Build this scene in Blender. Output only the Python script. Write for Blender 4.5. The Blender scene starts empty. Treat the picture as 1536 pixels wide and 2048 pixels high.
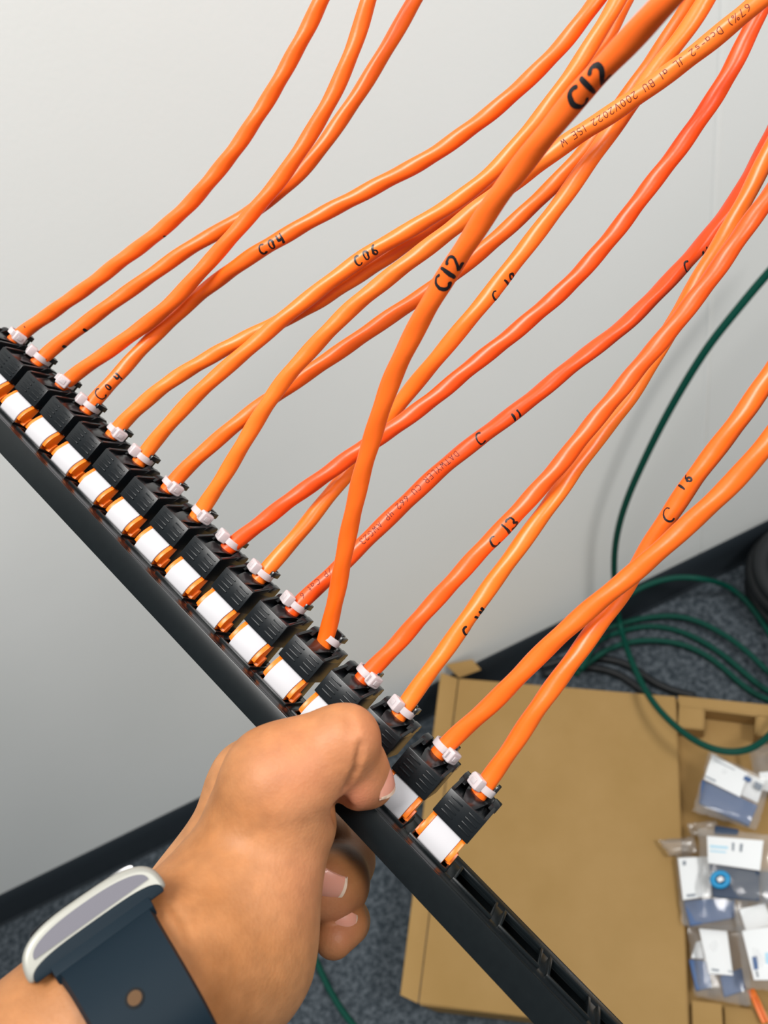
import bpy, bmesh, math, random
import numpy as np
from mathutils import Matrix, Vector

scene = bpy.context.scene
COL = scene.collection
random.seed(7)

# ------------------------------------------------------------------ camera
H = 1.45                      # eye height above the carpet
PITCH, ROLL = math.radians(50), math.radians(26)
F = 1577.0                    # focal length in pixels of the 1536 x 2048 frame
r0 = Vector((1, 0, 0))
fw = Vector((0, math.cos(PITCH), -math.sin(PITCH)))
d0 = Vector((0, -math.sin(PITCH), -math.cos(PITCH)))
ax_r = math.cos(ROLL) * r0 + math.sin(ROLL) * d0
ax_d = -math.sin(ROLL) * r0 + math.cos(ROLL) * d0
EYE = Vector((0, 0, H))
RC = Matrix((ax_r, ax_d, fw)).transposed()          # columns: right, down, forward
RCn = np.array(RC)
cam_d = bpy.data.cameras.new('camera')
cam = bpy.data.objects.new('camera', cam_d)
COL.objects.link(cam)
cam.matrix_world = Matrix.Translation(EYE) @ Matrix((ax_r, -ax_d, -fw)).transposed().to_4x4()
cam_d.sensor_fit = 'VERTICAL'
cam_d.sensor_height = 24.0
cam_d.lens = 24.0 * F / 2048.0
cam_d.clip_start = 0.01
cam_d.dof.use_dof = True
cam_d.dof.focus_distance = 0.285
cam_d.dof.aperture_fstop = (cam_d.lens / 1000) / 0.0019
scene.camera = cam

# ------------------------------------------------------------------ world, lamps, exposure
world = bpy.data.worlds.new('room_light')
scene.world = world
world.use_nodes = True
wb = world.node_tree.nodes['Background']
wb.inputs[0].default_value = (0.93, 0.97, 1.0, 1)
wb.inputs[1].default_value = 0.33


def area(name, loc, target, sx, sy, energy, color=(1, 0.975, 0.94)):
    l = bpy.data.lights.new(name, 'AREA')
    l.shape = 'RECTANGLE'
    l.size, l.size_y, l.energy, l.color = sx, sy, energy, color
    o = bpy.data.objects.new(name, l)
    COL.objects.link(o)
    o.location = loc
    o.rotation_euler = (Vector(target) - Vector(loc)).to_track_quat('-Z', 'Y').to_euler()
    return o


# two ceiling panels of the office
area('ceiling_panel_light', (-0.2, 0.12, 2.65), (-0.2, 0.12, 0), 0.6, 0.6, 31)
area('ceiling_panel_light', (1.3, -0.6, 2.75), (1.3, -0.6, 0), 0.6, 0.6, 44)

scene.view_settings.view_transform = 'Standard'
scene.view_settings.look = 'None'
scene.view_settings.gamma = 1
scene.view_settings.use_curve_mapping = False
scene.view_settings.exposure = 0.0


# ------------------------------------------------------------------ helpers
def cw(x, y, z):
    """camera coordinates (right, down, forward) -> world"""
    return EYE + ax_r * x + ax_d * y + fw * z


def px(x, y, z):
    """frame point at distance z in front of the lens -> world"""
    return cw((x - 768) / F * z, (y - 1024) / F * z, z)


def ray(x, y):
    return ax_r * ((x - 768) / F) + ax_d * ((y - 1024) / F) + fw


def on_floor(x, y, z=0.0):
    r = ray(x, y)
    return EYE + r * ((z - H) / r.z)


def on_wall(x, y, yw):
    r = ray(x, y)
    return EYE + r * (yw / r.y)


def tag(o, label=None, cat=None, group=None, kind=None):
    if label: o['label'] = label
    if cat: o['category'] = cat
    if group: o['group'] = group
    if kind: o['kind'] = kind
    return o


def empty(name, mat=None):
    o = bpy.data.objects.new(name, None)
    o.empty_display_size = 0.01
    COL.objects.link(o)
    if mat is not None:
        o.matrix_world = mat
    return o


def link(name, me, parent=None, mat=None, matrix=None):
    o = bpy.data.objects.new(name, me)
    COL.objects.link(o)
    if mat and not me.materials:
        me.materials.append(mat)
    if parent:
        o.parent = parent
        if matrix is not None:
            o.matrix_local = matrix
    elif matrix is not None:
        o.matrix_world = matrix
    return o


def mesh(name, vs, fs, smooth=False, auto=None):
    me = bpy.data.meshes.new(name)
    me.from_pydata([tuple(v) for v in vs], [], fs)
    me.update()
    if smooth or auto:
        for p in me.polygons:
            p.use_smooth = True
    if auto:
        me.set_sharp_from_angle(angle=math.radians(auto))
    return me


class MB:
    """collects polygons of one part"""
    def __init__(self):
        self.v, self.f = [], []

    def add(self, vs, fs):
        n = len(self.v)
        self.v += [Vector(v) for v in vs]
        self.f += [[i + n for i in f] for f in fs]
        return self

    def box(self, x0, x1, y0, y1, z0, z1, M=None):
        vs = [(x, y, z) for z in (z0, z1) for y in (y0, y1) for x in (x0, x1)]
        if M is not None: vs = [M @ Vector(v) for v in vs]
        return self.add(vs, [(0, 2, 3, 1), (4, 5, 7, 6), (0, 1, 5, 4), (2, 6, 7, 3), (0, 4, 6, 2), (1, 3, 7, 5)])

    def prism(self, poly, x0, x1):
        """polygon of (y,z) extruded along x"""
        n = len(poly)
        vs = [(x0, a, b) for a, b in poly] + [(x1, a, b) for a, b in poly]
        fs = [tuple(range(n)), tuple(range(2 * n - 1, n - 1, -1))]
        fs += [(i, i + n, (i + 1) % n + n, (i + 1) % n) for i in range(n)]
        return self.add(vs, fs)

    def hexa(self, b, t):
        """eight corners: bottom ring, top ring"""
        return self.add(list(b) + list(t), [(3, 2, 1, 0), (4, 5, 6, 7), (0, 1, 5, 4), (1, 2, 6, 5), (2, 3, 7, 6), (3, 0, 4, 7)])

    def build(self, name, mat, parent=None, bevel=0, seg=2, auto=35, matrix=None, scale=1.0, recalc=True):
        bm = bmesh.new()
        vv = [bm.verts.new(v * scale) for v in self.v]
        for f in self.f:
            try: bm.faces.new([vv[i] for i in f])
            except ValueError: pass
        if recalc: bmesh.ops.recalc_face_normals(bm, faces=bm.faces)
        if bevel:
            es = [e for e in bm.edges if len(e.link_faces) == 2 and e.calc_face_angle(0) > 0.5]
            bmesh.ops.bevel(bm, geom=es, offset=bevel, segments=seg, profile=0.6, affect='EDGES', clamp_overlap=True)
        me = bpy.data.meshes.new(name)
        bm.to_mesh(me); bm.free()
        for p in me.polygons: p.use_smooth = True
        me.set_sharp_from_angle(angle=math.radians(auto))
        return link(name, me, parent, mat, matrix)


def catmull(P, n):
    """dense centripetal-ish Catmull-Rom through numpy points, n samples per span"""
    P = np.asarray(P, float)
    P = np.vstack([2 * P[0] - P[1], P, 2 * P[-1] - P[-2]])
    out = []
    for i in range(1, len(P) - 2):
        a, b, c, d = P[i - 1:i + 3]
        for j in range(n):
            t = j / n
            out.append(.5 * ((2 * b) + (c - a) * t + (2 * a - 5 * b + 4 * c - d) * t * t + (3 * b - a - 3 * c + d) * t ** 3))
    out.append(P[-2])
    return np.array(out)


def resample(Q, step):
    L = np.r_[0, np.cumsum(np.linalg.norm(np.diff(Q, axis=0), axis=1))]
    n = max(4, int(L[-1] / step))
    s = np.linspace(0, L[-1], n + 1)
    return np.stack([np.interp(s, L, Q[:, i]) for i in range(3)], 1), s


def smooth_line(Q, it):
    for _ in range(it):
        Q[1:-1] = .25 * Q[:-2] + .5 * Q[1:-1] + .25 * Q[2:]
    return Q


def nrm(a):
    return a / np.linalg.norm(a, axis=-1, keepdims=True)


class Tube:
    """round jacket along a line; knows its own surface so that writing can be laid on it"""
    def __init__(self, Q, rad, step=.0015, lump=0.0, lay=.02, relax=6):
        Q, _ = resample(np.asarray(Q), step)
        Q = smooth_line(Q, relax)
        Q, self.s = resample(Q, step)
        self.Q, self.R, self.lump, self.lay = Q, rad, lump, lay
        T = nrm(np.gradient(Q, axis=0))
        E = np.array(EYE)
        N = E - Q
        N = nrm(N - T * np.sum(N * T, 1)[:, None])
        self.T, self.N, self.B = T, N, np.cross(T, N)

    def rad(self, s, phi):
        return self.R * (1 + self.lump * (np.cos(2 * phi - 2 * np.pi * s / self.lay) + .6 * np.cos(phi + 2 * np.pi * s / (self.lay * 1.7))))

    def at(self, s, phi, off=0.0):
        ip = lambda A: np.stack([np.interp(s, self.s, A[:, i]) for i in range(3)], -1)
        q, n, b = ip(self.Q), ip(self.N), ip(self.B)
        r = (self.rad(s, phi) + off)[..., None]
        return q + r * (np.cos(phi)[..., None] * n + np.sin(phi)[..., None] * b)

    def mesh(self, name, sides=20):
        ph = np.linspace(0, 2 * np.pi, sides, endpoint=False)
        S, PH = np.meshgrid(self.s, ph, indexing='ij')
        V = self.at(S, PH).reshape(-1, 3)
        n = len(self.s)
        fs = []
        for i in range(n - 1):
            for j in range(sides):
                k = (j + 1) % sides
                fs.append((i * sides + j, i * sides + k, (i + 1) * sides + k, (i + 1) * sides + j))
        fs.append(tuple(range(sides))[::-1])
        fs.append(tuple(range((n - 1) * sides, n * sides)))
        return mesh(name, V, fs, smooth=True)

    def find(self, x, y):
        """arc length whose image is nearest the frame point"""
        C = (self.Q - np.array(EYE)) @ RCn
        p = np.stack([768 + F * C[:, 0] / C[:, 2], 1024 + F * C[:, 1] / C[:, 2]], 1)
        d = np.hypot(p[:, 0] - x, p[:, 1] - y)
        i = int(np.argmin(d))
        return self.s[i], C[i, 2]


def simple_tube(name, pts, rad, mat, parent=None, n=10, sides=14, step=.008, relax=8):
    t = Tube(catmull(pts, n), rad, step=step, relax=relax)
    return link(name, t.mesh(name, sides), parent, mat)


# ------------------------------------------------------------------ materials
def principled(name, color, rough=.5, spec=.5, **kw):
    m = bpy.data.materials.new(name)
    m.use_nodes = True
    b = m.node_tree.nodes['Principled BSDF']
    b.inputs['Base Color'].default_value = (*color, 1)
    b.inputs['Roughness'].default_value = rough
    b.inputs['Specular IOR Level'].default_value = spec
    for k, v in kw.items():
        b.inputs[k.replace('_', ' ')].default_value = v
    return m


def noise_mix(m, c1, c2, scale, lo=.4, hi=.6, detail=4, coord='Object', bump=0, bscale=None, bdist=.001, rough=.6):
    nt = m.node_tree
    b = nt.nodes['Principled BSDF']
    tc = nt.nodes.new('ShaderNodeTexCoord')
    no = nt.nodes.new('ShaderNodeTexNoise')
    no.inputs['Scale'].default_value = scale
    no.inputs['Detail'].default_value = detail
    no.inputs['Roughness'].default_value = rough
    nt.links.new(tc.outputs[coord], no.inputs['Vector'])
    cr = nt.nodes.new('ShaderNodeValToRGB')
    cr.color_ramp.elements[0].position, cr.color_ramp.elements[1].position = lo, hi
    cr.color_ramp.elements[0].color, cr.color_ramp.elements[1].color = (*c1, 1), (*c2, 1)
    nt.links.new(no.outputs['Fac'], cr.inputs['Fac'])
    nt.links.new(cr.outputs['Color'], b.inputs['Base Color'])
    if bump:
        n2 = nt.nodes.new('ShaderNodeTexNoise')
        n2.inputs['Scale'].default_value = bscale or scale
        n2.inputs['Detail'].default_value = 3
        nt.links.new(tc.outputs[coord], n2.inputs['Vector'])
        bp = nt.nodes.new('ShaderNodeBump')
        bp.inputs['Strength'].default_value = bump
        bp.inputs['Distance'].default_value = bdist
        nt.links.new(n2.outputs['Fac'], bp.inputs['Height'])
        nt.links.new(bp.outputs['Normal'], b.inputs['Normal'])
    return cr


M = {}
M['wall'] = principled('wall_paint', (.85, .86, .84), .6, .3)
noise_mix(M['wall'], (.84, .855, .83), (.87, .88, .86), 3, .3, .7, bump=.12, bscale=260, bdist=.0006)
M['skirting'] = principled('skirting_vinyl', (.018, .024, .03), .42, .45)
M['carpet'] = principled('carpet', (.05, .06, .07), .95, .1)
cr = noise_mix(M['carpet'], (.035, .046, .056), (.16, .185, .21), 90, .42, .74, detail=6, bump=.7, bscale=420, bdist=.004, rough=.72)
M['black'] = principled('black_plastic', (.008, .010, .012), .27, .24)
noise_mix(M['black'], (.0045, .006, .0075), (.0058, .0078, .0095), 300, .3, .7, bump=.02, bscale=3000, bdist=.0002)
M['black_gloss'] = principled('black_gloss_plastic', (.008, .009, .01), .2, .35)
M['rail'] = principled('black_powder_coat', (.006, .0085, .0095), .26, .22)
noise_mix(M['rail'], (.0035, .0052, .0062), (.0045, .0066, .0076), 250, .3, .7, bump=.02, bscale=2500, bdist=.0002)
M['latch'] = principled('orange_plastic', (.78, .165, .008), .35, .4)
M['tag'] = principled('white_label_plastic', (.44, .435, .455), .6, .08)
M['tie'] = principled('clear_nylon', (.68, .60, .615), .3, .4, Transmission_Weight=.3, Subsurface_Weight=.4, Subsurface_Scale=.004)
M['tie'].node_tree.nodes['Principled BSDF'].inputs['Subsurface Radius'].default_value = (1, .8, .8)
M['ink'] = principled('black_marker_ink', (.006, .006, .008), .4, .4)
M['print'] = principled('brown_jacket_print', (.10, .010, .003), .5, .3)
M['green'] = principled('green_jacket', (.002, .055, .038), .5, .15)
M['dark_cable'] = principled('black_rubber_jacket', (.012, .014, .016), .5, .35)
M['card'] = principled('cardboard', (.42, .27, .11), .8, .15)
noise_mix(M['card'], (.325, .200, .070), (.37, .232, .09), 7, .3, .7, bump=.15, bscale=60, bdist=.002)
M['card_edge'] = principled('cardboard_edge', (.3, .19, .075), .85, .1)
M['paper'] = principled('label_paper', (.80, .82, .83), .6, .3)
M['blue'] = principled('blue_insert', (.045, .105, .25), .45, .4)
M['navy'] = principled('navy_print', (.008, .03, .075), .45, .4)
M['cyan'] = principled('cyan_print', (.01, .27, .55), .4, .4)
M['greyink'] = principled('grey_print', (.22, .25, .29), .6, .3)
M['paleblue'] = principled('pale_blue_print', (.42, .66, .8), .6, .3)
M['watch_metal'] = principled('brushed_aluminium', (.30, .30, .27), .45, .3, Metallic=.3)
M['watch_inset'] = principled('case_end_grey', (.13, .127, .15), .5, .2)
M['watch_glass'] = principled('watch_glass', (.01, .01, .012), .06, .6)
M['strap'] = principled('navy_rubber', (.0045, .0115, .0185), .55, .12)
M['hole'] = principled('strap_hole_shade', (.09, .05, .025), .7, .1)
M['nail'] = principled('nail', (.56, .25, .18), .3, .4, Subsurface_Weight=.2, Subsurface_Scale=.003)
M['nail_edge'] = principled('nail_free_edge', (.62, .47, .36), .4, .3)


def orange(name, c, c2):
    m = principled(name, c, .36, .45)
    noise_mix(m, c, c2, 40, .3, .7, detail=3, bump=.1, bscale=350, bdist=.0006)
    return m


M['or_a'] = orange('orange_jacket', (.80, .118, .006), (.84, .135, .009))
M['or_b'] = orange('red_orange_jacket', (.78, .066, .004), (.82, .080, .006))
M['or_c'] = orange('yellow_orange_jacket', (.82, .150, .010), (.86, .168, .014))

# film: mostly see-through, glossy at the folds
m = bpy.data.materials.new('clear_film'); m.use_nodes = True
nt = m.node_tree; nt.nodes.clear()
out = nt.nodes.new('ShaderNodeOutputMaterial'); mix = nt.nodes.new('ShaderNodeMixShader'); mix2 = nt.nodes.new('ShaderNodeMixShader')
tr = nt.nodes.new('ShaderNodeBsdfTransparent'); gl = nt.nodes.new('ShaderNodeBsdfGlossy'); df = nt.nodes.new('ShaderNodeBsdfDiffuse')
lw = nt.nodes.new('ShaderNodeFresnel'); lw.inputs['IOR'].default_value = 1.45
tr.inputs['Color'].default_value = (.97, .97, .97, 1); gl.inputs['Roughness'].default_value = .12; df.inputs['Color'].default_value = (.85, .85, .85, 1)
mix2.inputs[0].default_value = .10
nt.links.new(tr.outputs[0], mix2.inputs[1]); nt.links.new(df.outputs[0], mix2.inputs[2])
nt.links.new(lw.outputs[0], mix.inputs[0]); nt.links.new(mix2.outputs[0], mix.inputs[1]); nt.links.new(gl.outputs[0], mix.inputs[2])
nt.links.new(mix.outputs[0], out.inputs[0])
M['film'] = m

# skin
m = principled('skin', (.58, .29, .13), .52, .28, Subsurface_Weight=.18, Subsurface_Scale=.004)
nt = m.node_tree; b = nt.nodes['Principled BSDF']
b.inputs['Subsurface Radius'].default_value = (1, .35, .2)
tc = nt.nodes.new('ShaderNodeTexCoord')
n1 = nt.nodes.new('ShaderNodeTexNoise'); n1.inputs['Scale'].default_value = 30; n1.inputs['Detail'].default_value = 5
nt.links.new(tc.outputs['Object'], n1.inputs['Vector'])
cr = nt.nodes.new('ShaderNodeValToRGB')
cr.color_ramp.elements[0].position, cr.color_ramp.elements[1].position = .3, .72
cr.color_ramp.elements[0].color = (.30, .120, .038, 1); cr.color_ramp.elements[1].color = (.46, .215, .092, 1)
nt.links.new(n1.outputs['Fac'], cr.inputs['Fac'])
n5 = nt.nodes.new('ShaderNodeTexNoise'); n5.inputs['Scale'].default_value = 170; n5.inputs['Detail'].default_value = 6
nt.links.new(tc.outputs['Object'], n5.inputs['Vector'])
mr = nt.nodes.new('ShaderNodeMapRange'); mr.inputs['From Min'].default_value = .3; mr.inputs['From Max'].default_value = .7
mr.inputs['To Min'].default_value = .86; mr.inputs['To Max'].default_value = 1.1
nt.links.new(n5.outputs['Fac'], mr.inputs['Value'])
mot = nt.nodes.new('ShaderNodeVectorMath'); mot.operation = 'SCALE'
nt.links.new(cr.outputs['Color'], mot.inputs[0]); nt.links.new(mr.outputs['Result'], mot.inputs['Scale'])
at = nt.nodes.new('ShaderNodeAttribute'); at.attribute_name = 'flush'
mx = nt.nodes.new('ShaderNodeMix'); mx.data_type = 'RGBA'
mx.inputs['B'].default_value = (.60, .20, .12, 1)
nt.links.new(at.outputs['Fac'], mx.inputs['Factor']); nt.links.new(mot.outputs[0], mx.inputs['A'])
at2 = nt.nodes.new('ShaderNodeAttribute'); at2.attribute_name = 'tan'  # brown skin tone, with shade of the curled fingers painted in
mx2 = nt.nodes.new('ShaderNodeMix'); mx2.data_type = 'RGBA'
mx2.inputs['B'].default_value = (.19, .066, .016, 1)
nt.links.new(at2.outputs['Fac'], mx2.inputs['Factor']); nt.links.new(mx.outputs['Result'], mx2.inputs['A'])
nt.links.new(mx2.outputs['Result'], b.inputs['Base Color'])
n2 = nt.nodes.new('ShaderNodeTexVoronoi'); n2.inputs['Scale'].default_value = 900
n3 = nt.nodes.new('ShaderNodeTexNoise'); n3.inputs['Scale'].default_value = 420; n3.inputs['Detail'].default_value = 5
nt.links.new(tc.outputs['Object'], n2.inputs['Vector']); nt.links.new(tc.outputs['Object'], n3.inputs['Vector'])
ad = nt.nodes.new('ShaderNodeMath'); ad.operation = 'ADD'
nt.links.new(n2.outputs['Distance'], ad.inputs[0]); nt.links.new(n3.outputs['Fac'], ad.inputs[1])
bp = nt.nodes.new('ShaderNodeBump'); bp.inputs['Strength'].default_value = .10; bp.inputs['Distance'].default_value = .0006
nt.links.new(ad.outputs[0], bp.inputs['Height']); nt.links.new(bp.outputs['Normal'], b.inputs['Normal'])
M['skin'] = m

# ------------------------------------------------------------------ the room
YW = H / math.tan(math.radians(64.07))          # wall distance
BH = H - YW * math.tan(math.radians(62.55))     # skirting height
seam = on_wall(1434, 330, YW).x
g = MB()
xs = [(-3.2, 0), (seam - .006, 0), (seam - .001, .0022), (seam + .001, .0022), (seam + .006, 0), (3.2, 0)]
poly = [(x, YW + d) for x, d in xs] + [(3.2, YW + .1), (-3.2, YW + .1)]
n = len(poly)
g.add([(x, y, 0) for x, y in poly] + [(x, y, 2.8) for x, y in poly],
      [tuple(range(n)), tuple(range(2 * n - 1, n - 1, -1))] + [(i, (i + 1) % n, (i + 1) % n + n, i + n) for i in range(n)])
tag(g.build('wall_back', M['wall'], auto=8), 'pale grey painted wall with a vertical panel joint', None, kind='structure')
g = MB().box(-3.2, 3.2, -3.0, YW + .1, -.05, 0)
tag(g.build('floor', M['carpet']), 'dark slate carpet flecked with light grey', None, kind='structure')
prof = [(YW, 0), (YW - .016, 0), (YW - .012, .006), (YW - .0105, .02), (YW - .0105, BH * .70), (YW - .0085, BH * .80), (YW - .005, BH * .95), (YW - .002, BH), (YW, BH)]
g = MB().prism(prof, -3.2, 3.2)
tag(g.build('baseboard_back', M['skirting'], auto=25), 'black vinyl skirting along the foot of the wall', None, kind='structure')

# ------------------------------------------------------------------ patch panel
S = .019
Rp = Matrix(((0.7143093, 0.6479577, -0.2644107), (0.6163462, -0.7614269, -0.2008642), (-0.3314809, -0.0194894, -0.9432606)))
tp = Vector((-0.19185289, -0.06733801, 0.34148148))
PM = Matrix.Translation(EYE) @ RC.to_4x4() @ Matrix.Translation(tp) @ Rp.to_4x4()    # panel frame: along, towards cables, up


def pan(u, w, v):
    return PM @ Vector((u * S, w * S, v * S))


panel = empty('patch_panel', PM)
tag(panel, 'black patch panel rail held diagonally in the hand, last slots empty', 'patch panel')
U0, U1, VB = -.75, 23.75, -1.66
BD = .531
V0, V1, HW = -.43, -1.24, .39
g = MB()
g.box(U0, U1, -BD, 0, -.09, 0)                                 # top
g.box(U0, U1, -BD, -BD + .08, VB, -.09)                        # front plate
g.box(U0, U1, -BD, 0, VB - .05, VB)                            # underside
g.box(U0, U1, -.09, 0, V0, -.09)                               # strips above and below the ports
g.box(U0, U1, -.09, 0, VB, V1)
for k in range(25):
    a = U0 if k == 0 else k - 1 + HW
    c = U1 if k == 24 else k - HW
    g.box(a, c, -.09, 0, V1, V0)
rail = g.build('rail', M['rail'], panel, bevel=.0004, scale=S, matrix=Matrix())
for a in (U0, U1):
    e = MB().box(min(a, a + (-.9 if a < 0 else .9)), max(a, a + (-.9 if a < 0 else .9)), -BD, -BD + .08, VB, 0)
    e.build('mounting_ear', M['rail'], panel, bevel=.0004, scale=S, matrix=Matrix())
g = MB()
o, i, hh = .426, .375, .045
vo0, vo1, vi0, vi1 = -.385, -1.286, -.44, -1.232
g.box(-o, o, -.02, hh, vi0, vo0); g.box(-o, o, -.02, hh, vo1, vi1)
g.box(-o, -i, -.02, hh, vi1, vi0); g.box(i, o, -.02, hh, vi1, vi0)
fr = g.build('port_frame', M['rail'], panel, bevel=.00022, scale=S, matrix=Matrix())
back = MB().box(-.37, .37, -.36, -.34, -1.24, -.43).build('port_shutter', M['rail'], panel, scale=S, matrix=Matrix())
for k in range(24):
    for src in ((fr, back) if k > 15 else (fr,)):
        if (src is fr and k == 0) or (src is back and k == 16):
            src.location = (k * S, 0, 0); continue
        c = src.copy(); COL.objects.link(c); c.parent = panel; c.location = (k * S, 0, 0)

# ------------------------------------------------------------------ keystone modules
def arc(w):
    t = w / .52
    return -.545 - .115 * t + .075 * math.sin(math.pi * min(1, max(0, t)))


def module_parts(root):
    sc = dict(scale=S, matrix=Matrix())
    g = MB()                                                     # housing
    g.prism([(.535, -.60), (1.04, -.594), (1.04, -1.62), (.535, -1.62)], -.402, .402)
    g.build('housing', M['black'], root, bevel=.00035, **sc)
    g = MB()
    g.prism([(-.25, -.80), (.56, -.80), (.56, -1.22), (-.25, -1.22)], -.36, .36)
    g.build('plug_block', M['black_gloss'], root, bevel=.0003, **sc)
    g = MB()
    for cu in (-.175, .215):
        for q in range(4):
            w = .665 + q * .095
            g.box(cu - .125, cu + .125, w - .014, w + .014, -.60, -.575)
    o = g.build('grip_ribs', M['black'], root, bevel=.00012, **sc)
    g = MB()                                                     # tail: ramp, side walls, bed
    g.hexa([(-.25, 1.03, -1.5), (.2, 1.03, -1.5), (.25, 1.17, -1.5), (-.25, 1.17, -1.5)],
           [(-.13, 1.03, -.60), (.13, 1.03, -.60), (.21, 1.14, -.98), (-.21, 1.14, -.98)])
    g.box(-.39, .39, 1.03, 1.25, -1.62, -1.46)
    for sgn in (-1, 1):
        x0, x1 = sorted((sgn * .335, sgn * .402))
        g.prism([(1.03, -.61), (1.07, -.65), (1.20, -1.14), (1.24, -1.26), (1.24, -1.6), (1.03, -1.6)], x0, x1)
        x0, x1 = sorted((sgn * .27, sgn * .42))
        g.prism([(1.13, -1.10), (1.25, -1.20), (1.28, -1.27), (1.28, -1.55), (1.13, -1.55)], x0, x1)
    g.build('tail', M['black_gloss'], root, bevel=.0003, **sc)
    g = MB().box(-.12, .12, 1.2, 1.50, -1.60, -1.46)
    g.box(.15, .22, 1.38, 1.50, -1.55, -1.2)
    g.build('tie_post', M['black_gloss'], root, bevel=.0003, **sc)
    g = MB()                                                     # orange latch: cradle, two cheeks, feet
    ws = np.linspace(.0, .52, 11)
    g.prism([(w, arc(w) - .03) for w in ws] + [(.52, -.85), (.16, -.85), (.0, -.78)], -.285, .285)
    for sgn in (-1, 1):
        x0, x1 = sorted((sgn * .285, sgn * .372))
        g.prism([(w, arc(w) - .012) for w in ws[2:]] + [(.52, -.84), (.12, -.80), (.09, -.72)], x0, x1)
        x0, x1 = sorted((sgn * .28, sgn * .41))
        g.prism([(.03, -.70), (.14, -.72), (.26, -.78), (.26, -.86), (.03, -.86)], x0, x1)
    g.build('latch', M['latch'], root, bevel=.00018, **sc)
    g = MB()
    g.prism([(w, arc(w) + .012) for w in ws] + [(w, arc(w) - .03) for w in ws[::-1]], -.278, .278)
    g.build('label_tag', M['tag'], root, bevel=.0001, **sc)


def mod_matrix(k):
    return PM @ Matrix.Translation((k * S, 0, 0))


order = ['first', 'second', 'third', 'fourth', 'fifth', 'sixth', 'seventh', 'eighth', 'ninth', 'tenth', 'eleventh', 'twelfth',
         'thirteenth', 'fourteenth', 'fifteenth', 'last']
mod_label = {
    0: 'black connector module cut off by the left edge of the photo, topmost cable entering it',
    1: 'black connector module at the left edge, white tag partly cut off',
    2: 'third black connector module from the left edge, its white tag just inside the frame',
    3: 'black connector module under the cable whose foot reads C04',
    4: 'fifth black connector module from the left end of the row',
    5: 'sixth black connector module from the left, below the cable marked C06',
    6: 'seventh black connector module from the left end of the row',
    7: 'eighth black connector module from the left, middle of the row',
    8: 'ninth black connector module from the left, red-orange unmarked cable in it',
    9: 'tenth black connector module from the left, next to the one with the printed cable',
    10: 'black connector module holding the red-orange cable printed with small type',
    11: 'black connector module holding the cable marked C12 that crosses the others',
    12: 'black connector module whose white tag is half covered by the thumb knuckle',
    13: 'black connector module whose tag is wholly hidden behind the thumb',
    14: 'black connector module pressed by the thumb tip, second from the lower end',
    15: 'black connector module at the lower right end of the row, beside the empty slots'}
proto = empty('connector_module', mod_matrix(0))
module_parts(proto)
for k in range(16):
    if k == 0:
        r = proto
    else:
        r = proto.copy(); COL.objects.link(r); r.matrix_world = mod_matrix(k)
        for ch in list(proto.children):
            c = ch.copy(); COL.objects.link(c); c.parent = r
    tag(r, mod_label[k], 'connector', 'connector modules clipped into the panel')

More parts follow.
